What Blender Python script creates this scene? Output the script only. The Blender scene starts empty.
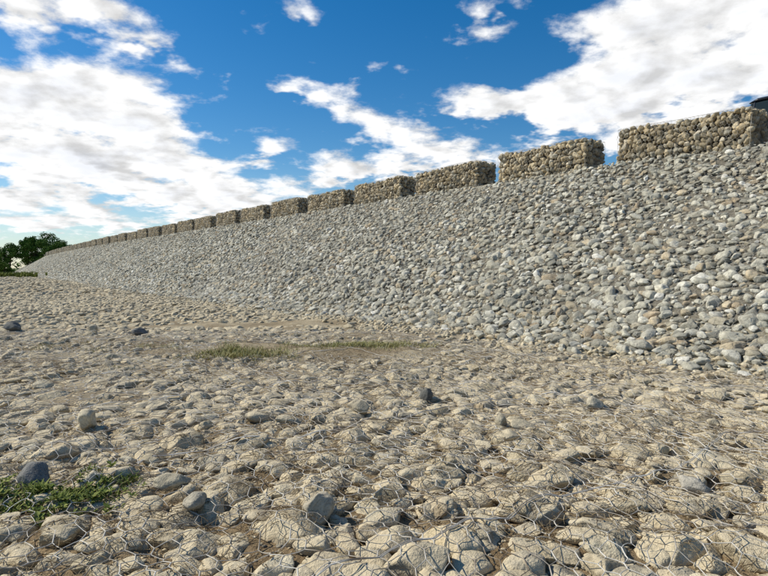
import bpy, math, numpy as np
from mathutils import Matrix, Vector, Euler
rng = np.random.default_rng(7)
scene = bpy.context.scene
V3 = Vector
# ---------------------------------------------------------------- layout
CAM_H = 1.4
DX, DY = -0.5947, 0.8040      # direction along the embankment
NX, NY = 0.8040, 0.5947       # horizontal normal pointing into the embankment
T0, T1, ZT = 8.54, 15.3, 4.37  # toe, crest distance, crest height
S0, R = 55.0, 2000.0
SUN_AZ, SUN_EL = math.radians(-75), math.radians(42)

def path(s, t):
    s = np.asarray(s, float); t = np.asarray(t, float)
    th = np.maximum(s - S0, 0) / R
    sl = np.minimum(s, S0)
    x = DX*sl + NX*t; y = DY*sl + NY*t
    cx = DX*S0 + NX*R; cy = DY*S0 + NY*R
    ax = cx + (R-t)*(-NX*np.cos(th) + DX*np.sin(th))
    ay = cy + (R-t)*(-NY*np.cos(th) + DY*np.sin(th))
    m = s > S0
    return np.where(m, ax, x), np.where(m, ay, y), th
def zfac(s): return 1-.03*np.clip((9.5-np.asarray(s, float))/5, 0, 3)

# ---------------------------------------------------------------- numpy noise
def _h(ix, iy, seed):
    n = (ix.astype(np.int64)*374761393 + iy.astype(np.int64)*668265263 + seed*1274126177) & 0xffffffff
    n = ((n ^ (n >> 13))*1274126177) & 0xffffffff
    n = (n ^ (n >> 16)) & 0xffff
    return n/65535.0
def vnoise(x, y, seed=0):
    x = np.asarray(x, float); y = np.asarray(y, float)
    ix = np.floor(x); iy = np.floor(y); fx = x-ix; fy = y-iy
    fx = fx*fx*(3-2*fx); fy = fy*fy*(3-2*fy)
    a = _h(ix, iy, seed); b = _h(ix+1, iy, seed); c = _h(ix, iy+1, seed); d = _h(ix+1, iy+1, seed)
    return (a*(1-fx)+b*fx)*(1-fy) + (c*(1-fx)+d*fx)*fy
def fbm(x, y, seed=0, o=4):
    s = 0; a = .5; t = 0
    for i in range(o):
        s = s + a*vnoise(x*2**i+i*17.3, y*2**i-i*9.1, seed+i); t += a; a *= .5
    return s/t

def G(x, y):
    """ground bed height (stones rest on it)"""
    r = np.hypot(x, y)
    n = .13*(fbm(x*.28, y*.28, 3, 3)-.5) + .07*(fbm(x*1.3, y*1.3, 5, 3)-.5) + .03*(fbm(x*5, y*5, 9, 2)-.5)
    far = .5*(fbm(x*.05, y*.05, 13, 2)-.5)*np.clip((r-15)/40, 0, 1)
    return n*np.clip(1.2-r/400, .2, 1) + far
def bare(x, y):
    """compacted bare patch in front of the toe"""
    q = ((x+1.1)/2.6)**2+((y-9.5)/.85)**2
    return np.clip(1.15-q+1.2*(fbm(x*1.6, y*1.6, 421, 3)-.5), 0, 1)
def GS(x, y):
    """soil surface: bed plus wind/water-laid silt that fills the gaps"""
    r = np.hypot(x, y); t = x*NX+y*NY
    s = .16*np.clip(fbm(x*1.0, y*1.0, 401, 3)-.44, 0, .25)*np.clip((r-2.2)/4.0, .22, 1) + .02*(fbm(x*9, y*9, 405, 2)-.35)
    toe = .05*np.clip(1-np.abs(t-T0+.25)/.7, 0, 1)*np.clip(fbm(x*1.2, y*1.2, 431, 2)*1.6-.3, 0, 1)
    return G(x, y) + (s + .045*bare(x, y))*np.clip((14-r)/3+1, 0, 1) + toe*(r < 80)

# ---------------------------------------------------------------- helpers
def link(o): scene.collection.objects.link(o); return o
def mesh_np(name, verts, faces, mat=None, smooth=True):
    verts = np.asarray(verts, np.float32); faces = np.asarray(faces, np.int32)
    me = bpy.data.meshes.new(name)
    k = faces.shape[1]; n = len(faces)
    me.vertices.add(len(verts)); me.vertices.foreach_set("co", verts.ravel())
    me.loops.add(n*k); me.loops.foreach_set("vertex_index", faces.ravel())
    me.polygons.add(n)
    me.polygons.foreach_set("loop_start", np.arange(0, n*k, k, dtype=np.int32))
    me.polygons.foreach_set("use_smooth", np.full(n, smooth))
    me.update(calc_edges=True); me.validate()
    if mat: me.materials.append(mat)
    return me
def obj(name, me): return link(bpy.data.objects.new(name, me))

class N:
    def __init__(s, nt): s.nt = nt
    def n(s, t, **kw):
        nd = s.nt.nodes.new(t)
        for k, v in kw.items(): setattr(nd, k, v)
        return nd
    def l(s, a, b): s.nt.links.new(a, b)
    def val(s, sock, v):
        if hasattr(v, 'links') or isinstance(v, bpy.types.NodeSocket): s.l(v, sock)
        else: sock.default_value = v
    def math(s, op, a, b=None, c=None, clamp=False):
        m = s.n('ShaderNodeMath', operation=op, use_clamp=clamp)
        s.val(m.inputs[0], a)
        if b is not None: s.val(m.inputs[1], b)
        if c is not None: s.val(m.inputs[2], c)
        return m.outputs[0]
    def vm(s, op, a, b=None):
        m = s.n('ShaderNodeVectorMath', operation=op)
        s.val(m.inputs[0], a)
        if b is not None: s.val(m.inputs[1], b)
        return m.outputs[0]
    def noise(s, vec, scale, detail=4, rough=.55, dist=0):
        m = s.n('ShaderNodeTexNoise'); s.l(vec, m.inputs['Vector'])
        m.inputs['Scale'].default_value = scale; m.inputs['Detail'].default_value = detail
        m.inputs['Roughness'].default_value = rough; m.inputs['Distortion'].default_value = dist
        return m.outputs['Fac']
    def mix(s, fac, a, b, mode='MIX'):
        m = s.n('ShaderNodeMix', data_type='RGBA', blend_type=mode)
        s.val(m.inputs[0], fac)
        for sk, v in ((m.inputs[6], a), (m.inputs[7], b)):
            if isinstance(v, (tuple, list)): sk.default_value = (*v[:3], 1)
            else: s.l(v, sk)
        return m.outputs[2]
    def ramp(s, fac, stops, interp='LINEAR'):
        m = s.n('ShaderNodeValToRGB'); s.l(fac, m.inputs[0]); cr = m.color_ramp; cr.interpolation = interp
        while len(cr.elements) < len(stops): cr.elements.new(.5)
        for e, (p, c) in zip(cr.elements, stops):
            e.position = p; e.color = (*c[:3], 1) if isinstance(c, (tuple, list)) else (c, c, c, 1)
        return m.outputs[0]
    def mr(s, v, a, b, c=0, d=1, smooth=True):
        m = s.n('ShaderNodeMapRange', interpolation_type='SMOOTHSTEP' if smooth else 'LINEAR'); s.l(v, m.inputs[0])
        for i, q in enumerate((a, b, c, d)): m.inputs[i+1].default_value = q
        return m.outputs[0]
def newmat(name):
    m = bpy.data.materials.new(name); m.use_nodes = True
    nt = m.node_tree; b = nt.nodes['Principled BSDF']; b.inputs['Roughness'].default_value = .9
    b.inputs['Specular IOR Level'].default_value = .15
    return m, N(nt), b
def bump(k, h, dist, strength, b):
    bp = k.n('ShaderNodeBump'); bp.inputs['Distance'].default_value = dist; bp.inputs['Strength'].default_value = strength
    k.l(h, bp.inputs['Height']); k.l(bp.outputs[0], b.inputs['Normal']); return bp.outputs[0]

def stone_mat(name, stops, dust, dust_amt, island=False, mott=.35, bs=.8, dlo=.36, dhi=.60, var=.5):
    m, k, b = newmat(name)
    geo = k.n('ShaderNodeNewGeometry'); pos = geo.outputs['Position']
    rnd = geo.outputs['Random Per Island'] if island else k.n('ShaderNodeObjectInfo').outputs['Random']
    base = k.ramp(rnd, stops, 'CONSTANT')
    n1 = k.noise(pos, 15, 3, .65); n2 = k.noise(pos, 95, 2, .7); n3 = k.noise(pos, .5, 2, .6)
    r2 = k.math('FRACT', k.math('MULTIPLY', rnd, 37.7))
    br = k.math('MULTIPLY_ADD', r2, var, 1-var*.5)
    c = k.mix(1, base, k.ramp(n1, [(.25, 1-mott), (.75, 1+mott*.6)]), 'MULTIPLY')
    cb = k.n('ShaderNodeCombineColor'); [k.l(br, cb.inputs[i]) for i in range(3)]
    c = k.mix(1, c, cb.outputs[0], 'MULTIPLY')
    c = k.mix(.75, c, k.ramp(n2, [(.3, .55), (.5, 1.0), (.72, 1.3)]), 'MULTIPLY')
    c = k.mix(1, c, k.ramp(n3, [(.3, .85), (.7, 1.12)]), 'MULTIPLY')
    if dust_amt > 0:
        sx = k.n('ShaderNodeSeparateXYZ'); k.l(geo.outputs['Normal'], sx.inputs[0])
        up = k.mr(sx.outputs[2], -.1, .8, .35, 1)
        dn = k.mr(k.noise(pos, 4.5, 3, .75), dlo, dhi)
        dc = k.mix(1, dust, k.ramp(n2, [(.3, .82), (.7, 1.14)]), 'MULTIPLY')
        c = k.mix(k.math('MULTIPLY', k.math('MULTIPLY', up, dn), dust_amt), c, dc)
    k.l(c, b.inputs['Base Color'])
    hh = k.math('ADD', n1, k.math('MULTIPLY', n2, .4))
    bump(k, hh, .03, bs, b)
    return m

GR = [(.0, (.42, .345, .22)), (.16, (.48, .41, .275)), (.32, (.36, .30, .20)), (.46, (.52, .445, .305)),
      (.58, (.34, .305, .235)), (.68, (.45, .37, .235)), (.80, (.28, .22, .14)), (.88, (.58, .52, .38)), (.95, (.22, .21, .18))]
SL = [(.0, (.46, .435, .35)), (.14, (.53, .505, .415)), (.28, (.35, .335, .275)), (.40, (.57, .54, .445)),
      (.52, (.47, .42, .315)), (.62, (.40, .39, .325)), (.72, (.62, .595, .51)), (.80, (.24, .235, .20)), (.86, (.51, .42, .285)), (.93, (.42, .33, .22)), (.965, (.74, .71, .63))]
GB = [(.0, (.51, .42, .275)), (.16, (.41, .335, .22)), (.32, (.61, .51, .345)), (.46, (.33, .275, .185)),
      (.6, (.54, .43, .265)), (.74, (.45, .41, .32)), (.86, (.70, .61, .46)), (.94, (.24, .21, .155))]
m_gstone = stone_mat("riverbed_stone_mat", GR, (.585, .495, .34), .92, bs=.65, dlo=.32, dhi=.56)
m_sstone = stone_mat("slope_stone_mat", SL, (.54, .48, .35), .25, mott=.40, bs=.7, var=.42)
m_bstone = stone_mat("gabion_stone_mat", GB, (.40, .36, .28), 0, island=True)
m_loose = stone_mat("loose_stone_mat", [(0, (.46, .41, .31)), (.4, (.50, .44, .32)), (.7, (.42, .385, .32))], (.4, .34, .24), .2, bs=.5)
m_dark = stone_mat("dark_loose_stone_mat", [(0, (.15, .15, .14)), (.5, (.19, .185, .17))], (.3, .27, .2), .15, bs=.5)

m_wire, k, b = newmat("galvanised_wire")
pos = k.n('ShaderNodeNewGeometry').outputs['Position']
k.l(k.ramp(k.noise(pos, 3, 3, .7), [(.35, (.19, .15, .11)), (.46, (.43, .39, .33)), (.62, (.63, .60, .54))]), b.inputs['Base Color'])
b.inputs['Metallic'].default_value = .1; b.inputs['Roughness'].default_value = .55

# soil
m_soil, k, b = newmat("dry_soil")
pos = k.n('ShaderNodeNewGeometry').outputs['Position']
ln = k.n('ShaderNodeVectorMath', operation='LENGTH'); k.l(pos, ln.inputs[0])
na = k.noise(pos, .9, 4, .6); nb = k.noise(pos, 9, 5, .7); nc = k.noise(pos, 60, 3, .7)
c = k.ramp(na, [(.32, (.25, .19, .115)), (.5, (.38, .305, .195)), (.68, (.53, .445, .30))])
gap_shade = k.ramp(k.mr(ln.outputs['Value'], 3.0, 6.5), [(0, (.66, .59, .52)), (1, (1, 1, 1))])  # near soil darkened: shadow between the stones painted into its colour
c = k.mix(1, c, gap_shade, 'MULTIPLY')
c = k.mix(.8, c, k.ramp(nb, [(.3, .65), (.7, 1.2)]), 'MULTIPLY')
c = k.mix(.8, c, k.ramp(nc, [(.3, .7), (.7, 1.2)]), 'MULTIPLY')
vo = k.n('ShaderNodeTexVoronoi'); k.l(pos, vo.inputs['Vector']); vo.inputs['Scale'].default_value = 3.6
farm = k.mr(ln.outputs['Value'], 35, 75)
sepc = k.n('ShaderNodeSeparateColor'); k.l(vo.outputs['Color'], sepc.inputs[0])
vc = k.ramp(sepc.outputs[0], [(0, (.40, .34, .24)), (.5, (.50, .44, .33)), (1, (.33, .28, .20))])
vc = k.mix(1, vc, k.ramp(vo.outputs['Distance'], [(.3, 1.0), (.75, .45)]), 'MULTIPLY')
c = k.mix(k.math('MULTIPLY', farm, .8), c, vc)
gm = k.mr(ln.outputs['Value'], 95, 130)
c = k.mix(gm, c, k.ramp(nb, [(.3, (.06, .09, .025)), (.7, (.13, .15, .05))]))
k.l(c, b.inputs['Base Color'])
bump(k, k.math('ADD', nb, k.math('MULTIPLY', nc, .4)), .04, .9, b)

m_bank, k, b = newmat("embankment_fill")
pos = k.n('ShaderNodeNewGeometry').outputs['Position']
nb = k.noise(pos, 12, 4, .7); sz_ = k.n('ShaderNodeSeparateXYZ'); k.l(pos, sz_.inputs[0])
c1 = k.ramp(nb, [(.3, (.20, .17, .12)), (.7, (.42, .37, .26))])
c2 = k.ramp(nb, [(.3, (.10, .088, .068)), (.7, (.24, .215, .165))])  # fill above the toe, darkened to paint shade into the gaps between stones
k.l(k.mix(k.mr(sz_.outputs[2], .15, .8), c1, c2), b.inputs['Base Color']); bump(k, nb, .04, .9, b)
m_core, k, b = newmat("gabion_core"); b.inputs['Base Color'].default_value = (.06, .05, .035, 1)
m_road, k, b = newmat("crest_gravel")
pos = k.n('ShaderNodeNewGeometry').outputs['Position']
k.l(k.ramp(k.noise(pos, 20, 4, .7), [(.3, (.2, .19, .17)), (.7, (.36, .34, .3))]), b.inputs['Base Color'])

# ---------------------------------------------------------------- ground sheet
rad = np.concatenate([[0.0], np.geomspace(.35, 4000, 860)]); na_ = 640
ang = np.linspace(0, 2*np.pi, na_, endpoint=False)
RR, AA = np.meshgrid(rad, ang, indexing='ij')
gx = RR*np.sin(AA); gy = RR*np.cos(AA); gz = GS(gx, gy)
gv = np.stack([gx, gy, gz], -1).reshape(-1, 3)
i = np.arange(len(rad)-1)[:, None]; j = np.arange(na_)[None, :]; j2 = (j+1) % na_
gf = np.stack(np.broadcast_arrays(i*na_+j, i*na_+j2, (i+1)*na_+j2, (i+1)*na_+j), -1).reshape(-1, 4)[:, ::-1]
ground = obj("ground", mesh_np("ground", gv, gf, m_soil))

# ---------------------------------------------------------------- embankment
def slope_z(t, s=20.0):
    u = (t-T0)/(T1-T0)
    z = ZT*u
    return np.where(u < .12, ZT*(.5*np.clip(u+.12, 0, 1)**2/.24), z)*zfac(s)
ss = np.concatenate([np.arange(-30, 60, 1.0), np.arange(60, 420, 3.0)])
tt = np.array([T0-1.2, T0-.8, T0-.4, T0, T0+.4, T0+.8, T0+1.2, 11, 12.5, 14, T1, T1+.02, 24, 32])
zz = np.where(tt <= T1, slope_z(tt)-.02, 0); zz[0] = -.25; zz[-3] = ZT; zz[-2] = ZT+.05; zz[-1] = -.3; zz[1] = -.1
S, T = np.meshgrid(ss, tt, indexing='ij'); X, Y, _ = path(S, T)
ev = np.stack([X, Y, zz[None, :]*zfac(ss)[:, None]], -1).reshape(-1, 3)
nT = len(tt); i = np.arange(len(ss)-1)[:, None]; j = np.arange(nT-1)[None, :]
ef = np.stack(np.broadcast_arrays(i*nT+j, i*nT+j+1, (i+1)*nT+j+1, (i+1)*nT+j), -1).reshape(-1, 4)
me = mesh_np("embankment", ev, ef, m_bank); me.materials.append(m_road)
mi = np.tile((np.arange(nT-1) >= 11).astype(np.int32), len(ss)-1); me.polygons.foreach_set("material_index", mi)
obj("embankment", me)

# ---------------------------------------------------------------- stone templates
import bmesh
from mathutils import noise as mn
def ico(sub):
    bm = bmesh.new(); bmesh.ops.create_icosphere(bm, subdivisions=sub, radius=1)
    v = np.array([p.co[:] for p in bm.verts]); f = np.array([[q.index for q in p.verts] for p in bm.faces]); bm.free()
    return v, f
def stone_shape(seed, sub, ang=.5, lump=1.0):
    v, f = ico(sub); r = np.random.default_rng(seed)
    out = v.copy()
    for _ in range(int(5+ang*9)):
        n = r.normal(size=3); n /= np.linalg.norm(n); d = r.uniform(.55, .9)
        h = out@n; over = h > d
        out[over] -= np.outer((h[over]-d)*.85, n)
    off = Vector(r.uniform(-50, 50, 3))
    dsp = np.array([mn.noise(Vector(p)*1.1+off)*.26*lump + mn.noise(Vector(p)*2.7+off)*.10*lump + mn.noise(Vector(p)*6+off)*.025 for p in v])
    out = out*(1+dsp)[:, None]
    return out/np.abs(out).max(0), f
def templates(prefix, mat, n, sub, ang, lump=1.0):
    col = bpy.data.collections.new(prefix+"_shapes")
    for q in range(n):
        v, f = stone_shape(q*13+5, sub, ang, lump)
        o = bpy.data.objects.new("%s_shape_%02d" % (prefix, q), mesh_np(prefix, v, f, mat)); col.objects.link(o)
    return col
def scatter(name, P, E, SC, col, ncol):
    me = bpy.data.meshes.new(name); me.vertices.add(len(P)); me.vertices.foreach_set("co", np.asarray(P, np.float32).ravel())
    a = me.attributes.new("rot", 'FLOAT_VECTOR', 'POINT'); a.data.foreach_set("vector", np.asarray(E, np.float32).ravel())
    a = me.attributes.new("scl", 'FLOAT_VECTOR', 'POINT'); a.data.foreach_set("vector", np.asarray(SC, np.float32).ravel())
    a = me.attributes.new("idx", 'INT', 'POINT'); a.data.foreach_set("value", rng.integers(0, ncol, len(P)).astype(np.int32))
    o = obj(name, me)
    ng = bpy.data.node_groups.new(name+"_scatter", 'GeometryNodeTree')
    ng.interface.new_socket("Geometry", in_out='INPUT', socket_type='NodeSocketGeometry')
    ng.interface.new_socket("Geometry", in_out='OUTPUT', socket_type='NodeSocketGeometry')
    gi = ng.nodes.new('NodeGroupInput'); go = ng.nodes.new('NodeGroupOutput')
    ip = ng.nodes.new('GeometryNodeInstanceOnPoints'); ci = ng.nodes.new('GeometryNodeCollectionInfo')
    ci.inputs['Collection'].default_value = col; ci.inputs['Separate Children'].default_value = True; ci.inputs['Reset Children'].default_value = True
    ip.inputs['Pick Instance'].default_value = True
    def na(nm, ty):
        q = ng.nodes.new('GeometryNodeInputNamedAttribute'); q.data_type = ty; q.inputs['Name'].default_value = nm
        return [s for s in q.outputs if s.enabled and s.name == 'Attribute'][0]
    L = ng.links.new
    L(gi.outputs[0], ip.inputs['Points']); L(ci.outputs[0], ip.inputs['Instance'])
    L(na("idx", 'INT'), ip.inputs['Instance Index']); L(na("scl", 'FLOAT_VECTOR'), ip.inputs['Scale'])
    L(na("rot", 'FLOAT_VECTOR'), ip.inputs['Rotation']); L(ip.outputs[0], go.inputs[0])
    md = o.modifiers.new("scatter", 'NODES'); md.node_group = ng
    return o
c_g = templates("riverbed_stone", m_gstone, 18, 4, .45, .75)
c_s = templates("slope_stone", m_sstone, 16, 3, 1.1)

# ---------------------------------------------------------------- ground stones
def layer(r0, r1, sp, amin, amax, keep, seed, azmax=62, bury=(-.25, .42), flat=(.36, .6)):
    r = np.random.default_rng(seed)
    n = int(r1/sp)+1
    gx_, gy_ = np.meshgrid(np.arange(-n, n+1)*sp, np.arange(-2, n+1)*sp*.88)
    gx_ = gx_ + (np.arange(gx_.shape[0]) % 2)[:, None]*sp*.5
    x = gx_.ravel()+r.uniform(-.36, .36, gx_.size)*sp; y = gy_.ravel()+r.uniform(-.36, .36, gx_.size)*sp
    rr = np.hypot(x, y); az = np.degrees(np.arctan2(x, y)); t = x*NX+y*NY
    ok = (rr >= r0) & (rr < r1) & (np.abs(az) < azmax) & (t < T0-.25)
    if r1 <= 9: ok |= (rr >= r0) & (rr < r1) & (rr < 3.5) & (t < T0)
    dens = fbm(x*.45, y*.45, 31, 3)*.6 + fbm(x*1.7, y*1.7, 37, 2)*.4
    ok &= (r.uniform(0, 1, x.size) < keep(rr, dens)*(1-.9*bare(x, y)))
    x, y, rr = x[ok], y[ok], rr[ok]
    m = len(x)
    a = amin+(amax-amin)*r.beta(1.6, 2.5, m); bb = a*r.uniform(.62, .92, m); cc = a*r.uniform(flat[0], flat[1], m)
    yaw = r.uniform(0, np.pi*2, m)
    sink = np.clip((rr-4)/5, 0, 1)*.22
    z = G(x, y) + cc*(r.uniform(bury[0], bury[1], m)-sink)
    return np.stack([x, y, z, a, bb, cc, yaw], 1)
kp = lambda rr, d: np.clip(1.12-np.clip((rr-4)/7, 0, 1)*(.30+1.6*np.clip(d-.48, -.25, .3)), .3, 1)
L1 = layer(0, 15, .175, .07, .185, kp, 1, bury=(-.1, .45), flat=(.34, .55))
L1b = layer(0, 12, .11, .022, .055, lambda r, d: np.full_like(r, .45), 2, bury=(.1, .7))
L2 = layer(15, 34, .21, .08, .18, lambda r, d: np.clip(.85-1.3*(d-.5), .2, 1), 3)
L3 = layer(34, 110, .45, .12, .28, lambda r, d: np.clip(.8-1.3*(d-.5), .2, 1), 4, 60)
GA = np.concatenate([L1, L1b, L2, L3])
E = np.stack([rng.normal(0, .14, len(GA)), rng.normal(0, .14, len(GA)), GA[:, 6]], 1)
scatter("riverbed_stones", GA[:, :3], E, GA[:, 3:6], c_g, 18)
PB = layer(0, 6.5, .055, .006, .02, lambda r, d: np.full_like(r, .7), 5, 45)
PB[:, 2] = GS(PB[:, 0], PB[:, 1])+.002
E = np.stack([rng.normal(0, .4, len(PB)), rng.normal(0, .4, len(PB)), PB[:, 6]], 1)
c_p = templates("gravel", m_gstone, 5, 2, .5)
scatter("gravel", PB[:, :3], E, PB[:, 3:6], c_p, 5)

# ---------------------------------------------------------------- slope stones
UL = math.hypot(T1-T0, ZT); CS, SN = (T1-T0)/UL, ZT/UL
def slope_layer(s0, s1, sp, spu, amin, amax, seed, keep=1.0, lift=(-.1, .45), u0=-.55):
    r = np.random.default_rng(seed)
    a_, b_ = np.meshgrid(np.arange(s0, s1, sp), np.arange(u0, UL+.05, spu))
    a_ = a_ + (np.arange(a_.shape[0]) % 2)[:, None]*sp*.5
    s = a_.ravel()+r.uniform(-.4, .4, a_.size)*sp; u = b_.ravel()+r.uniform(-.38, .38, a_.size)*spu
    ok = r.uniform(0, 1, s.size) < keep*np.clip((u+.75)/.9, .3, 1); s, u = s[ok], u[ok]; m = len(s)
    big = (1-.22*np.clip(u/UL, 0, 1))
    a = (amin+(amax-amin)*r.beta(1.3, 2.9, m))*big; b2 = a*r.uniform(.5, .85, m); c2 = a*r.uniform(.36, .6, m)
    yaw = r.normal(0, .5, m) + (r.uniform(0, 1, m) < .2)*r.uniform(0, 3, m)
    h = c2*r.uniform(*lift, m)+.07*(fbm(s*.6, u*.6, 51, 2)-.5)
    return np.stack([s, u, h, a, b2, c2, yaw], 1)
SA = np.concatenate([slope_layer(-12, 70, .205, .15, .07, .225, 11), slope_layer(-12, 30, .13, .12, .03, .065, 12, .6, (.15, .85)),
                     slope_layer(70, 200, .27, .21, .10, .24, 13), slope_layer(200, 400, .5, .4, .2, .35, 14)])
s, u, h = SA[:, 0], SA[:, 1], SA[:, 2]
t = T0+u*CS; X, Y, th = path(s, t - h*SN)
Z = slope_z(t, s) + h*CS
P = np.stack([X, Y, Z], 1)
E = np.empty((len(SA), 3)); rx = rng.normal(0, .2, (len(SA), 2))
for q in range(len(SA)):
    c0, s0_ = math.cos(th[q]), math.sin(th[q])
    d = Vector((DX*c0+NX*s0_, DY*c0+NY*s0_, 0)); n = Vector((d.y, -d.x, 0))
    f_ = 1 if u[q] > 1 else max(.25, u[q]+.1)
    cs_, sn_ = math.cos(math.atan2(SN, CS)*min(f_, 1)), math.sin(math.atan2(SN, CS)*min(f_, 1))
    up = Vector((n.x*cs_, n.y*cs_, sn_)); nz = Vector((-n.x*sn_, -n.y*sn_, cs_))
    xx = -d
    M = Matrix(((xx.x, up.x, nz.x), (xx.y, up.y, nz.y), (xx.z, up.z, nz.z)))
    M = M @ Euler((rx[q, 0], rx[q, 1], SA[q, 6])).to_matrix()
    E[q] = M.to_euler()[:]
scatter("embankment_slope_stones", P, E, SA[:, 3:6], c_s, 16)
# rubble mixed with silt along the toe
r = np.random.default_rng(77); m = 9000
s_ = r.uniform(-8, 60, m); t_ = T0+r.normal(-.2, .5, m); X, Y, _ = path(s_, t_); a = .025+.10*r.beta(1.2, 3.2, m)
zt = np.maximum(GS(X, Y), slope_z(t_, s_)-.02)
scatter("toe_rubble", np.stack([X, Y, zt+a*.1], 1), np.stack([r.normal(0, .4, m), r.normal(0, .4, m), r.uniform(0, 6, m)], 1), np.stack([a, a*.8, a*.55], 1), c_g, 18)

# ---------------------------------------------------------------- height maps and wire net
def heightmap(A, x0, x1, y0, y1, cell, base):
    nx = int((x1-x0)/cell); ny = int((y1-y0)/cell)
    gx = x0+np.arange(nx)*cell; gy = y0+np.arange(ny)*cell
    Hm = base(*np.meshgrid(gx, gy, indexing='ij'))
    for x, y, z, a, b_, c_, yaw in A:
        if x < x0+.3 or x > x1-.3 or y < y0+.3 or y > y1-.3: continue
        i0, i1 = int((x-a-x0)/cell), int((x+a-x0)/cell)+2; j0, j1 = int((y-a-y0)/cell), int((y+a-y0)/cell)+2
        dx = gx[i0:i1, None]-x; dy = gy[None, j0:j1]-y; cw, sw = math.cos(yaw), math.sin(yaw)
        q = ((dx*cw+dy*sw)/a)**2+((-dx*sw+dy*cw)/b_)**2
        hh = np.where(q < 1, z+c_*.93*np.sqrt(np.clip(1-q, 0, 1)), -9)
        sub = Hm[i0:i1, j0:j1]; np.maximum(sub, hh[:sub.shape[0], :sub.shape[1]], out=sub)
    return Hm
def dilate(Hm, n):
    for _ in range(n):
        Hm = np.maximum.reduce([Hm, np.roll(Hm, 1, 0), np.roll(Hm, -1, 0)]); Hm = np.maximum.reduce([Hm, np.roll(Hm, 1, 1), np.roll(Hm, -1, 1)])
    return Hm
def blur(Hm, n):
    for _ in range(n):
        Hm = (Hm+np.roll(Hm, 1, 0)+np.roll(Hm, -1, 0))/3; Hm = (Hm+np.roll(Hm, 1, 1)+np.roll(Hm, -1, 1))/3
    return Hm
def hexnet(U0, U1, W0, W1, w, Hh, q, sub=2):
    nu = int((U1-U0)/(w/2)); nv = int((W1-W0)/Hh)
    I, J = np.meshgrid(np.arange(nu), np.arange(nv), indexing='ij')
    PU = U0+I*w/2; PV = W0+J*Hh+np.where((I+J) % 2 == 0, q, -q)
    pts = np.stack([PU, PV], -1)
    e1 = np.stack([pts[:-1].reshape(-1, 2), pts[1:].reshape(-1, 2)], 1)
    mk = ((I+J) % 2 == 0)[:, :-1]
    e2 = np.stack([pts[:, :-1][mk], pts[:, 1:][mk]], 1)
    e = np.concatenate([e1, e2]); thick = np.concatenate([np.zeros(len(e1)), np.ones(len(e2))])
    f = np.linspace(0, 1, sub+1)
    A_ = e[:, None, 0]*(1-f[:-1, None])+e[:, None, 1]*f[:-1, None]; B_ = e[:, None, 0]*(1-f[1:, None])+e[:, None, 1]*f[1:, None]
    return A_.reshape(-1, 2), B_.reshape(-1, 2), np.repeat(thick, sub)
def tubes(A, B, r, sides=3):
    d = B-A; ln = np.linalg.norm(d, axis=1, keepdims=True); ok = ln[:, 0] > 1e-6
    A, B, d, ln, r = A[ok], B[ok], d[ok], ln[ok], np.broadcast_to(r, len(ok))[ok]
    d = d/ln; ref = np.where(np.abs(d[:, 2:3]) > .9, [[1., 0, 0]], [[0, 0, 1.]])
    u_ = np.cross(d, ref); u_ /= np.linalg.norm(u_, axis=1, keepdims=True); v_ = np.cross(d, u_)
    vs = []
    for e_ in (A, B):
        for kk in range(sides):
            a = 2*np.pi*kk/sides; vs.append(e_+(u_*math.cos(a)+v_*math.sin(a))*r[:, None])
    vs = np.stack(vs, 1); n = len(A); base = (np.arange(n)*2*sides)[:, None]
    fs = np.concatenate([np.stack([base[:, 0]+kk, base[:, 0]+(kk+1) % sides, base[:, 0]+sides+(kk+1) % sides, base[:, 0]+sides+kk], 1) for kk in range(sides)])
    return vs.reshape(-1, 3), fs
def bil(Hm, x0, y0, cell, x, y):
    fx = np.clip((x-x0)/cell, 0, Hm.shape[0]-2); fy = np.clip((y-y0)/cell, 0, Hm.shape[1]-2)
    ix = fx.astype(int); iy = fy.astype(int); fx = fx-ix; fy = fy-iy
    return (Hm[ix, iy]*(1-fx)+Hm[ix+1, iy]*fx)*(1-fy)+(Hm[ix, iy+1]*(1-fx)+Hm[ix+1, iy+1]*fx)*fy
gx0, gx1, gy0, gy1, cell = -9, 8, 1.0, 13, .015
Hraw = heightmap(np.concatenate([L1, L1b]), gx0, gx1, gy0, gy1, cell, GS)
Hnet = np.maximum(blur(dilate(Hraw, 2), 4), blur(Hraw, 1)) + .004
def warp(p, seed, amp=.10):
    x, y = p[:, 0], p[:, 1]
    wx = (fbm(x*.8, y*.8, seed, 3)-.5)*amp*5+(fbm(x*5, y*5, seed+7, 2)-.5)*amp*.6
    wy = (fbm(x*.8, y*.8, seed+20, 3)-.5)*amp*5+(fbm(x*5, y*5, seed+27, 2)-.5)*amp*.6
    return np.stack([x+wx, y+wy], 1)
A2, B2, tk = hexnet(-8.5, 7.6, 1.3, 12.6, .12, .11, .025, 3)
A2, B2 = warp(A2, 70), warp(B2, 70)
mid = (A2+B2)/2; tq = mid[:, 0]*NX+mid[:, 1]*NY
ok = (tq < T0+.1) & (np.abs(np.arctan2(mid[:, 0], mid[:, 1])) < math.radians(52)) & (bare(mid[:, 0], mid[:, 1]) < .7)
A2, B2, tk = A2[ok], B2[ok], tk[ok]
def lift(p): return np.column_stack([p, bil(Hnet, gx0, gy0, cell, p[:, 0], p[:, 1])+.03*np.maximum(fbm(p[:, 0]*3, p[:, 1]*3, 99, 2)-.6, 0)*4])
v, f = tubes(lift(A2), lift(B2), np.where(tk > 0, .0035, .0023), 4)
obj("wire_mesh", mesh_np("wire_mesh", v, f, m_wire))
A, B, Rr = [], [], []
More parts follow.
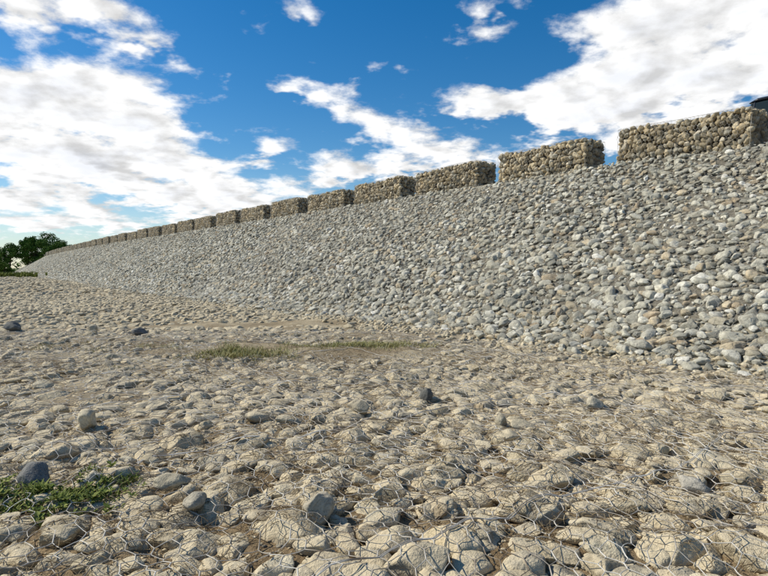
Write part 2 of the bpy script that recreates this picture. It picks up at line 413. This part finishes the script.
for s_c in np.arange(-6, 16, 2.0):
    for dk in (0, .018):
        tl = np.arange(1.0, T0, .06); x = DX*s_c+NX*tl; y = DY*s_c+NY*tl
        p = warp(np.stack([x+dk, y], 1), 70); ok = (p[:, 0] > gx0+.5) & (p[:, 0] < gx1-.5) & (p[:, 1] > 1.4) & (p[:, 1] < 12.3)
        p = p[ok]
        if len(p) > 2: q3 = lift(p); A.append(q3[:-1]); B.append(q3[1:]); Rr.append(np.full(len(p)-1, .0034))
for t_c in (3.2, 5.2, 7.2):
    sl = np.arange(-6, 14, .06); p = warp(np.stack([DX*sl+NX*t_c, DY*sl+NY*t_c], 1), 70)
    ok = (p[:, 0] > gx0+.5) & (p[:, 0] < gx1-.5) & (p[:, 1] > 1.4) & (p[:, 1] < 12.3); p = p[ok]; q3 = lift(p); A.append(q3[:-1]); B.append(q3[1:]); Rr.append(np.full(len(p)-1, .0034))
v, f = tubes(np.concatenate(A), np.concatenate(B), np.concatenate(Rr), 4); obj("lacing_wire", mesh_np("lacing_wire", v, f, m_wire))
# net on slope
msk = (SA[:, 0] < 32)
Hs = heightmap(SA[msk], -6, 30, -.8, UL+.5, .02, lambda a, b_: a*0)
Hs = blur(dilate(Hs, 1), 4)+.004
A2, B2, tk = hexnet(-4.5, 28, -.3, UL, .13, .115, .027, 2)
A2, B2 = warp(A2, 170, .04), warp(B2, 170, .04)
def lifts(p):
    h = bil(Hs, -6, -.8, .02, p[:, 0], p[:, 1]); t = T0+p[:, 1]*CS
    x, y, _ = path(p[:, 0], t-h*SN); return np.column_stack([x, y, slope_z(t, p[:, 0])+h*CS])
v, f = tubes(lifts(A2), lifts(B2), np.where(tk > 0, .0026, .0018), 3)
obj("wire_mesh", mesh_np("slope_wire_mesh", v, f, m_wire))

# ---------------------------------------------------------------- gabions
GL, GW, GH, GP = 3.45, 1.0, .95, 4.555
def gabion_mesh(seed):
    r = np.random.default_rng(seed); shapes = [stone_shape(400+q, 3, .9) for q in range(10)]
    VS, FS, off = [], [], 0
    bul = lambda a, b_: .05*math.sin(math.pi*min(max(a, 0), 1))*math.sin(math.pi*min(max(b_, 0), 1))
    def put(p, lo=.075, hi=.135):
        nonlocal off
        v, f = shapes[r.integers(10)]; a = r.uniform(lo, hi); sc = np.array([a, a*r.uniform(.6, .9), a*r.uniform(.55, .85)])
        M = np.array(Euler(r.uniform(-3, 3, 3) if r.uniform() < .4 else (r.normal(0, .4), r.normal(0, .4), r.uniform(-.5, .5))).to_matrix())
        VS.append((v*sc)@M.T+p); FS.append(f+off); off += len(v)
    sp = .145
    for x in np.arange(.06, GL-.03, sp):
        for z in np.arange(.06, GH-.02, sp*.88):
            for y, sg in ((.07, -1), (GW-.07, 1)):
                xx, zz = x+r.uniform(-.04, .04), z+r.uniform(-.04, .04)
                put((xx, y+sg*(bul(xx/GL*1, zz/GH)+r.uniform(-.02, .02)), zz))
        for y in np.arange(.08, GW-.03, sp):
            put((x+r.uniform(-.04, .04), y+r.uniform(-.04, .04), GH-.06+r.uniform(-.03, .035)+.02*math.sin(x*2.1+seed)))
    for y in np.arange(.08, GW-.03, sp):
        for z in np.arange(.06, GH-.02, sp*.88):
            for x in (.055, GL-.055): put((x+r.uniform(-.03, .02), y+r.uniform(-.04, .04), z+r.uniform(-.04, .04)))
    v = np.concatenate(VS); f = np.concatenate(FS)
    me = mesh_np("gabion_basket", v, f, m_bstone)
    me.materials.append(m_wire); me.materials.append(m_core)
    wa, wb, wr = [], [], []
    def net(U, W, fn):
        A2, B2, tk = hexnet(0, U, 0, W, .1, .09, .022, 1); wa.append(fn(A2)); wb.append(fn(B2)); wr.append(np.where(tk > 0, .0028, .0020))
    net(GL, GH, lambda p: np.column_stack([p[:, 0], -.045-.05*np.sin(np.pi*np.clip(p[:, 0]/GL, 0, 1))*np.sin(np.pi*np.clip(p[:, 1]/GH, 0, 1)), np.clip(p[:, 1], 0, GH)]))
    net(GL, GW, lambda p: np.column_stack([p[:, 0], p[:, 1], GH+.025+.02*np.sin(p[:, 0]*2.1+seed)]))
    net(GW, GH, lambda p: np.column_stack([p[:, 0]*0-.035, p[:, 0], p[:, 1]]))
    net(GW, GH, lambda p: np.column_stack([p[:, 0]*0+GL+.035, p[:, 0], p[:, 1]]))
    c8 = [(x, y, z) for x in (-.02, GL+.02) for y in (-.02, GW+.02) for z in (0, GH+.01)]
    for a in range(8):
        for b_ in range(a+1, 8):
            if sum(abs(c8[a][q]-c8[b_][q]) > 1e-6 for q in range(3)) == 1:
                fr = np.linspace(0, 1, 9); pa = np.array(c8[a]); pb = np.array(c8[b_]); pts = pa+(pb-pa)*fr[:, None]
                pts[1:-1] += r.normal(0, .008, (7, 3))
                wa.append(pts[:-1]); wb.append(pts[1:]); wr.append(np.full(8, .005))
    wv, wf = tubes(np.concatenate(wa), np.concatenate(wb), np.concatenate(wr), 4)
    wm = mesh_np("w", wv, wf)
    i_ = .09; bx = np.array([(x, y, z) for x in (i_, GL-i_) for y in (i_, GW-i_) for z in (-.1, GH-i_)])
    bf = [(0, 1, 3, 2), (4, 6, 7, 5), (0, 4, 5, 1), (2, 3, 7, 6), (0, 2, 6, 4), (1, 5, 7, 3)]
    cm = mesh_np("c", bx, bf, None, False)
    bm = bmesh.new(); bm.from_mesh(me)
    n0 = len(bm.faces); bm.from_mesh(wm); bm.faces.ensure_lookup_table()
    for q in bm.faces[n0:]: q.material_index = 1
    n0 = len(bm.faces); bm.from_mesh(cm); bm.faces.ensure_lookup_table()
    for q in bm.faces[n0:]: q.material_index = 2
    bm.to_mesh(me); bm.free(); return me
gms = [gabion_mesh(q) for q in (1, 2, 3)]
for n in range(-3, 66):
    s_l = 9.47 + n*GP
    X, Y, th = path(s_l, T1+.06+rng.uniform(-.03, .03)); th = float(th)
    o = obj("gabion_basket", gms[n % 3])
    ax = -np.array([DX*math.cos(th)+NX*math.sin(th), DY*math.cos(th)+NY*math.sin(th)])
    za, zb = ZT*float(zfac(s_l)), ZT*float(zfac(s_l-GL))
    o.rotation_euler = (rng.normal(0, .008), math.atan2(za-zb, GL)+rng.normal(0, .006), math.atan2(ax[1], ax[0])+rng.normal(0, .012))
    o.location = (float(X), float(Y), za-.02)
    o.scale = (1+rng.uniform(-.015, .015), 1, 1+rng.uniform(-.04, .04))
# ---------------------------------------------------------------- loose stones
Hbl = blur(Hraw, 6)
def loose(x, y, a, b_, c_, mat, seed, yaw=None):
    v, f = stone_shape(900+seed, 4, .7, .6)
    o = obj("loose_stone", mesh_np("loose_stone", v*[a, b_, c_], f, mat))
    z = float(bil(Hbl, gx0, gy0, cell, np.array([x]), np.array([y]))[0])
    o.location = (x, y, z+c_*.6); o.rotation_euler = (rng.normal(0, .15), rng.normal(0, .15), rng.uniform(0, 3) if yaw is None else yaw)
for q, (x, y, a, b_, c_, mt) in enumerate([(-.33, 3.02, .11, .095, .10, m_loose), (-1.28, 3.45, .11, .07, .055, m_loose), (.45, 5.97, .09, .08, .085, m_dark),
        (-.22, 5.41, .10, .08, .07, m_loose), (2.07, 5.64, .09, .08, .09, m_loose), (-2.15, 3.52, .12, .09, .085, m_dark), (-2.46, 4.78, .11, .08, .10, m_loose),
        (1.89, 3.5, .10, .06, .06, m_loose), (-6.1, 12.1, .16, .13, .13, m_loose), (-7.9, 12.3, .2, .15, .13, m_dark), (-5.0, 11.8, .2, .14, .09, m_dark),
        (-1.05, 3.15, .10, .07, .05, m_loose), (1.0, 4.9, .08, .06, .06, m_loose)]):
    loose(x, y, a, b_, c_, mt, q)

# ---------------------------------------------------------------- dry straw and weeds
def leaf_mat(name, c1, c2):
    m, k, b = newmat(name); r = k.n('ShaderNodeNewGeometry').outputs['Random Per Island']
    k.l(k.ramp(r, [(0, c1), (1, c2)]), b.inputs['Base Color']); return m
m_straw = leaf_mat("dry_straw", (.08, .05, .03), (.38, .30, .18))
m_weed = leaf_mat("weed_leaf", (.08, .12, .02), (.27, .29, .08))
m_dgrass = leaf_mat("dry_green_grass", (.18, .19, .05), (.47, .41, .21))
m_leaf = leaf_mat("tree_leaf", (.04, .09, .012), (.14, .22, .035))
m_bark = leaf_mat("bark", (.10, .07, .05), (.10, .07, .05))
def hat(x, y): return bil(Hnet, gx0, gy0, cell, x, y)
n = 20000; r = rng
rr = 2+10*r.uniform(0, 1, n)**.8; az = r.uniform(-.75, .75, n); x = rr*np.sin(az); y = rr*np.cos(az)
ok = (x*NX+y*NY < T0) & (fbm(x*.9, y*.9, 211, 3) > .47) & (y < 12.5); x, y = x[ok], y[ok]; n = len(x)
A, B, Rr = [], [], []
yaw = r.uniform(0, 6.28, n); L = r.uniform(.03, .2, n); px, py = x.copy(), y.copy()
pz = hat(px, py)+r.uniform(-.02, .004, n)
for sg in range(4):
    yaw = yaw+r.normal(0, .45, n); qx = px+np.cos(yaw)*L/4; qy = py+np.sin(yaw)*L/4; qz = hat(qx, qy)+r.uniform(-.015, .008, n)
    A.append(np.stack([px, py, pz], 1)); B.append(np.stack([qx, qy, qz], 1)); Rr.append(r.uniform(.0008, .0024, n)); px, py, pz = qx, qy, qz
v, f = tubes(np.concatenate(A), np.concatenate(B), np.concatenate(Rr), 3)
obj("dry_straw", mesh_np("dry_straw", v, f, m_straw))
def blades(cx, cy, cz, n, rx, ry, hmin, hmax, w, lean, spread=.05):
    cl = r.normal(0, 1, (max(4, n//40), 2))*[rx*.5, ry*.5]; w_ = r.integers(0, len(cl), n)
    x = cl[w_, 0]+r.normal(0, spread, n)+cx; y = cl[w_, 1]+r.normal(0, spread, n)+cy
    z = cz(x, y); a = r.uniform(0, 6.28, n); h = r.uniform(hmin, hmax, n); ln = r.uniform(.1, 1, n)*lean*h
    b0 = np.stack([x, y, z-.01], 1); sd = np.stack([-np.sin(a), np.cos(a), a*0], 1)*w*r.uniform(.6, 1.4, n)[:, None]
    dr = np.stack([np.cos(a), np.sin(a), a*0], 1)
    m1 = b0+dr*ln[:, None]*.4+np.array([0, 0, 1])*(h*.6)[:, None]; tp = b0+dr*ln[:, None]+np.array([0, 0, 1])*h[:, None]
    v = np.stack([b0-sd*.5, b0+sd*.5, m1+sd, m1-sd, tp+sd*.2, tp-sd*.2], 1).reshape(-1, 3); bs = np.arange(n)*6
    f = np.concatenate([np.stack([bs, bs+1, bs+2, bs+3], 1), np.stack([bs+3, bs+2, bs+4, bs+5], 1)])
    return v, f
hr = lambda x, y: bil(Hbl, gx0, gy0, cell, x, y)
for nm, cx, cy, n, rx, ry, h, w, mt in [("grass_patch", -2.25, 9.0, 3000, .65, .5, .11, .0038, m_dgrass), ("grass_patch", -.25, 10.0, 3000, 1.0, .5, .09, .0038, m_dgrass), ("grass_patch", -1.1, 9.7, 700, .8, .5, .06, .0035, m_dgrass),
        ("grass_patch", -4.2, 9.6, 700, 1.6, 1.0, .06, .0035, m_dgrass), ("weed_patch", -1.80, 3.30, 750, .30, .26, .06, .005, m_weed), ("weed_patch", -2.2, 3.25, 450, .28, .24, .05, .005, m_weed), ("weed_patch", -1.6, 3.5, 260, .22, .2, .05, .005, m_weed)]:
    v, f = blades(cx, cy, hr, n, rx, ry, h*.2, h, w, 1.6, .10 if rx > .4 else .035)
    obj(nm, mesh_np(nm, v, f, mt, False))
def rosettes(cx, cy, n, rx, ry):
    vs, fs, o_ = [], [], 0
    for _ in range(n):
        x, y = cx+r.normal(0, rx), cy+r.normal(0, ry); z = float(hr(np.array([x]), np.array([y]))[0]); R0 = r.uniform(.015, .045)
        for q in range(r.integers(6, 12)):
            a = r.uniform(0, 6.28); l = R0*r.uniform(.6, 1.2); wd = l*r.uniform(.22, .36); e_ = r.uniform(.1, .9)
            d = np.array([math.cos(a), math.sin(a), 0]); sd = np.array([-d[1], d[0], 0]); b0 = np.array([x, y, z])+[0, 0, r.uniform(0, .02)]
            m_ = b0+d*l*.55+[0, 0, l*e_*.6]; t_ = b0+d*l+[0, 0, l*e_*.7]
            vs += [b0, m_+sd*wd, t_, m_-sd*wd]; fs.append((o_, o_+1, o_+2, o_+3)); o_ += 4
    return np.array(vs), np.array(fs)
for cx, cy, n, rx, ry in [(-1.80, 3.30, 110, .15, .13), (-2.2, 3.25, 70, .16, .14)]:
    v, f = rosettes(cx, cy, n, rx, ry); obj("weed_patch", mesh_np("weed_leaves", v, f, m_weed, False))

# ---------------------------------------------------------------- trees and far vegetation
def foliage(centres, radii, n, leaf):
    cs = np.array(centres); rd = np.array(radii); w = rd**2/np.sum(rd**2)
    q = r.choice(len(cs), n, p=w); d = r.normal(0, 1, (n, 3)); d /= np.linalg.norm(d, axis=1, keepdims=True)
    p = cs[q]+d*(rd[q]*r.uniform(.45, 1.15, n))[:, None]*[1, 1, .8]
    u_ = r.normal(0, 1, (n, 3)); u_ /= np.linalg.norm(u_, axis=1, keepdims=True); v_ = np.cross(u_, r.normal(0, 1, (n, 3))); v_ /= np.linalg.norm(v_, axis=1, keepdims=True)
    sz = (leaf*r.uniform(.5, 1.3, n))[:, None]
    v = np.stack([p-u_*sz, p+v_*sz*.5, p+u_*sz, p-v_*sz*.5], 1).reshape(-1, 3); bs = np.arange(n)*4
    return v, np.stack([bs, bs+1, bs+2, bs+3], 1)
def tree(x, y, H, W, n=5000, leaf=.22, name="broadleaf_tree"):
    z0 = -.1; root = bpy.data.objects.new(name, None); link(root); root.location = (x, y, z0)
    A = [(0, 0, 0), (0, 0, H*.2), (W*.02, 0, H*.4)]; B = [(0, 0, H*.2), (W*.02, 0, H*.4), (0, W*.03, H*.75)]; Rr = [H*.03, H*.022, H*.015]
    cs, rd = [], []
    for q in range(16):
        a = r.uniform(0, 6.28); hh = r.uniform(.32, .9); ra = W*.5*r.uniform(.15, .9)*math.sin(math.pi*min(hh*.95+.05, .93))
        c = (math.cos(a)*ra, math.sin(a)*ra, H*hh); cs.append(c); rd.append(W*r.uniform(.08, .17))
        A.append((0, 0, H*hh*.55)); B.append(c); Rr.append(H*.007)
    v, f = tubes(np.array(A), np.array(B), np.array(Rr), 6)
    t_ = obj("trunk", mesh_np("trunk", v, f, m_bark)); t_.parent = root
    v, f = foliage(cs, rd, n, leaf); c_ = obj("crown", mesh_np("crown", v, f, m_leaf, False)); c_.parent = root
def at(px, D): return ((px-384)/580*D, D)
for px, D, H, W in [(46, 165, 11.6, 11), (66, 172, 9.8, 9), (28, 160, 10.6, 9), (84, 182, 7.8, 9), (10, 150, 8.4, 9), (54, 150, 8.8, 8), (36, 155, 10.4, 8), (98, 190, 6.8, 7), (-14, 150, 9, 10)]:
    tree(*at(px, D), H, W, 6000)
for px, D, H, W in [(-6, 92, 4.3, 5), (-40, 84, 5, 8), (-85, 88, 6.5, 9), (4, 105, 2.2, 3.5)]:
    tree(*at(px, D), H, W, 3500, .13, "shrub")
vv, ff, o_ = [], [], 0
for q in range(40):
    px = r.uniform(-60, 38); D = r.uniform(72, 98); cx, cy = at(px, D)
    v, f = blades(cx, cy, lambda x, y: G(x, y), 90, 2.2, 1.5, .25, .8, .05, .6); vv.append(v); ff.append(f+o_); o_ += len(v)
obj("tall_grass", mesh_np("tall_grass", np.concatenate(vv), np.concatenate(ff), m_weed, False))
cs, rd = [], []
for q in range(420):
    a = math.radians(-180+q*.857); D = r.uniform(420, 520); hh = r.uniform(5, 9)
    cs.append((D*math.sin(a), D*math.cos(a), hh*.5)); rd.append(hh*.75)
v, f = foliage(cs, rd, 26000, 1.1); obj("distant_tree_line", mesh_np("distant_tree_line", v, f, m_leaf, False))

# ---------------------------------------------------------------- parked car on the crest road
m_paint, k, b = newmat("car_paint"); b.inputs['Base Color'].default_value = (.012, .014, .02, 1); b.inputs['Roughness'].default_value = .25; b.inputs['Coat Weight'].default_value = .6
m_glass, k, b = newmat("car_glass"); b.inputs['Base Color'].default_value = (.02, .03, .035, 1); b.inputs['Roughness'].default_value = .05
m_tyre, k, b = newmat("tyre"); b.inputs['Base Color'].default_value = (.02, .02, .02, 1)
m_rim, k, b = newmat("rim"); b.inputs['Base Color'].default_value = (.4, .4, .42, 1); b.inputs['Metallic'].default_value = .8
def car(px, py, pz, rot):
    root = bpy.data.objects.new("parked_car", None); link(root); root.location = (px, py, pz); root.rotation_euler = (0, 0, rot)
    def prof(name, pts, hw_fn, mat):
        bm = bmesh.new(); l = [bm.verts.new((x, -hw_fn(z), z)) for x, z in pts]; rr_ = [bm.verts.new((x, hw_fn(z), z)) for x, z in pts]
        bm.faces.new(l); bm.faces.new(rr_[::-1]); n = len(pts)
        for q in range(n): bm.faces.new((l[q], rr_[q], rr_[(q+1) % n], l[(q+1) % n]))
        bmesh.ops.recalc_face_normals(bm, faces=bm.faces)
        me = bpy.data.meshes.new(name); bm.to_mesh(me); bm.free(); me.materials.append(mat); o = obj(name, me); o.parent = root
        bv = o.modifiers.new("b", 'BEVEL'); bv.width = .05; bv.segments = 3; return o
    body = [(-2.25, .35), (-2.28, .7), (-2.15, 1.0), (-1.95, 1.05), (.75, 1.02), (1.9, .92), (2.2, .75), (2.25, .35), (1.8, .3), (1.7, .55), (1.42, .68), (1.12, .55), (1.02, .28), (-.95, .28), (-1.05, .55), (-1.35, .68), (-1.65, .55), (-1.75, .3)]
    prof("body", body, lambda z: .9-.04*max(z-.7, 0), m_paint)
    prof("windows", [(-2.02, 1.02), (-1.75, 1.52), (.05, 1.56), (.85, 1.0)], lambda z: .86-.25*max(z-1, 0), m_glass)
    prof("roof", [(-1.85, 1.52), (-1.6, 1.62), (-.1, 1.63), (.12, 1.54)], lambda z: .75, m_paint)
    for x0_, x1_ in ((-1.0, -1.02), (-.05, -.03), (-1.72, -1.85)):
        prof("pillar", [(x0_, 1.03), (x0_+.02, 1.54), (x0_+.09, 1.54), (x0_+.09, 1.03)], lambda z: .868-.25*max(z-1, 0), m_paint)
    for x in (-1.35, 1.42):
        for y in (-.82, .82):
            for nm, rad_, dp, mt in (("tyre", .34, .22, m_tyre), ("rim", .21, .24, m_rim)):
                bm = bmesh.new(); bmesh.ops.create_cone(bm, cap_ends=True, segments=32, radius1=rad_, radius2=rad_, depth=dp)
                me = bpy.data.meshes.new(nm); bm.to_mesh(me); bm.free(); me.materials.append(mt); o = obj(nm, me); o.parent = root; o.location = (x, y, .34); o.rotation_euler = (math.pi/2, 0, 0)
X, Y, _ = path(4.95, T1+2.5)
car(float(X), float(Y), ZT-.12, math.atan2(-DY, -DX))

# ---------------------------------------------------------------- light, sky
sd = Vector((math.sin(SUN_AZ)*math.cos(SUN_EL), math.cos(SUN_AZ)*math.cos(SUN_EL), math.sin(SUN_EL)))
L_ = bpy.data.lights.new("sun", 'SUN'); L_.energy = 5.0; L_.angle = math.radians(.5); L_.color = (1, .94, .80)
so = link(bpy.data.objects.new("sun", L_)); so.rotation_euler = sd.to_track_quat('Z', 'Y').to_euler()
w = bpy.data.worlds.new("World"); scene.world = w; w.use_nodes = True; nt = w.node_tree; k = N(nt)
bg = nt.nodes['Background']; bg.inputs['Strength'].default_value = .1
sky = k.n('ShaderNodeTexSky', sky_type='NISHITA'); sky.sun_disc = False; sky.sun_elevation = SUN_EL; sky.sun_rotation = SUN_AZ % (2*math.pi)
sky.air_density = 1.0; sky.dust_density = .2; sky.ozone_density = 3
hs = k.n('ShaderNodeHueSaturation'); hs.inputs['Saturation'].default_value = 1.42; hs.inputs['Value'].default_value = 1.07; k.l(sky.outputs[0], hs.inputs['Color'])
tc = k.n('ShaderNodeTexCoord').outputs['Generated']
dn = k.vm('NORMALIZE', tc); sp_ = k.n('ShaderNodeSeparateXYZ'); k.l(dn, sp_.inputs[0]); dx, dy, dz = sp_.outputs
az = k.math('ARCTAN2', dx, dy); el = k.math('ARCSINE', dz)
den = k.math('ADD', k.math('MAXIMUM', dz, 0), .22)
cv = k.n('ShaderNodeCombineXYZ'); k.l(k.math('DIVIDE', dx, den), cv.inputs[0]); k.l(k.math('DIVIDE', dy, den), cv.inputs[1]); q = cv.outputs[0]
n1 = k.noise(q, 3.6, 8, .60, .1); nbig = k.noise(q, 9, 3, .6)
qo = k.vm('ADD', q, (-.06, .01, 0)); n2 = k.noise(qo, 3.6, 3, .55, .1)
wa = k.math('MULTIPLY', k.math('SUBTRACT', n2, .5), .10)
az2 = k.math('ADD', az, wa); el2 = k.math('ADD', el, k.math('MULTIPLY', k.math('SUBTRACT', nbig, .5), .06))
def blob(px, py, rx, ry, wgt, rot=0):
    a = math.atan((px-384)/580); e = math.atan((268-py)/math.hypot(580, px-384)); rx /= 580; ry /= 580
    da = k.math('SUBTRACT', az2, a); de = k.math('SUBTRACT', el2, e)
    c, s_ = math.cos(rot), math.sin(rot)
    u_ = k.math('MULTIPLY_ADD', da, c/rx, k.math('MULTIPLY', de, s_/rx))
    v_ = k.math('MULTIPLY_ADD', de, c/ry, k.math('MULTIPLY', da, -s_/ry))
    d2 = k.math('MULTIPLY_ADD', u_, u_, k.math('MULTIPLY', v_, v_))
    return k.math('MULTIPLY', k.math('EXPONENT', k.math('MULTIPLY', d2, -1)), wgt)
blobs = [(70, 110, 80, 42, 1.35), (155, 158, 90, 34, 1.2, -.45), (60, 178, 100, 26, .9), (30, 8, 60, 16, 1.0), (120, 12, 50, 14, .9, -.3), (150, 42, 28, 8, .5),
         (300, 15, 24, 10, .7), (310, 95, 50, 13, .55, -.3), (370, 130, 38, 20, .85), (440, 160, 60, 20, 1.0), (345, 168, 45, 18, 1.0), (268, 152, 20, 12, .7), (280, 88, 25, 8, .5),
         (480, 104, 45, 15, 1.1), (570, 100, 75, 26, 1.3, .2), (690, 80, 90, 36, 1.4, .2), (640, 22, 80, 22, 1.0), (740, 35, 55, 26, .95), (485, 12, 30, 10, .6), (625, 148, 30, 11, .8),
         (30, 222, 120, 14, .8), (230, 200, 85, 17, .9), (-120, 120, 100, 50, .8), (900, 90, 90, 50, .8)]
tot = None
for bb in blobs:
    x = blob(*bb); tot = x if tot is None else k.math('ADD', tot, x)
back = k.mr(k.math('ABSOLUTE', az), .9, 1.4, 0, .15)
tot = k.math('MINIMUM', k.math('ADD', tot, back), 1.3)
dens = k.math('MULTIPLY_ADD', k.math('SUBTRACT', n1, .5), 3.4, tot)
dens = k.math('MULTIPLY_ADD', k.math('SUBTRACT', nbig, .5), 1.1, dens)
alpha = k.mr(dens, .30, 1.0)
alpha = k.math('MULTIPLY', alpha, k.mr(dz, -.02, .02))
thick = k.mr(dens, .9, 2.1)
lit = k.math('MULTIPLY_ADD', k.math('SUBTRACT', n1, n2), 2.2, .99)
lit = k.math('MINIMUM', k.math('MAXIMUM', lit, .68), 1.08)
ccol = k.mix(k.math('MULTIPLY', thick, .45), (10, 10, 10), (6.6, 7.2, 8.5))
cl = k.n('ShaderNodeCombineColor'); [k.l(lit, cl.inputs[q_]) for q_ in range(3)]
ccol = k.mix(1, ccol, cl.outputs[0], 'MULTIPLY')
haze = k.mr(dz, .0, .2, .3, 0)
skyc = k.mix(haze, hs.outputs[0], (5.6, 7.3, 9.4))
fin = k.mix(alpha, skyc, ccol); k.l(fin, bg.inputs['Color'])

# ---------------------------------------------------------------- camera
cam = bpy.data.cameras.new("camera"); co = link(bpy.data.objects.new("camera", cam)); cam.sensor_width = 36; cam.lens = 580/768*36
cam.clip_end = 10000; cam.clip_start = .05
co.location = (0, 0, CAM_H); co.rotation_euler = (math.radians(90)-math.atan(20/580), 0, 0)
scene.camera = co
scene.view_settings.view_transform = 'Standard'; scene.view_settings.look = 'None'; scene.view_settings.exposure = 0
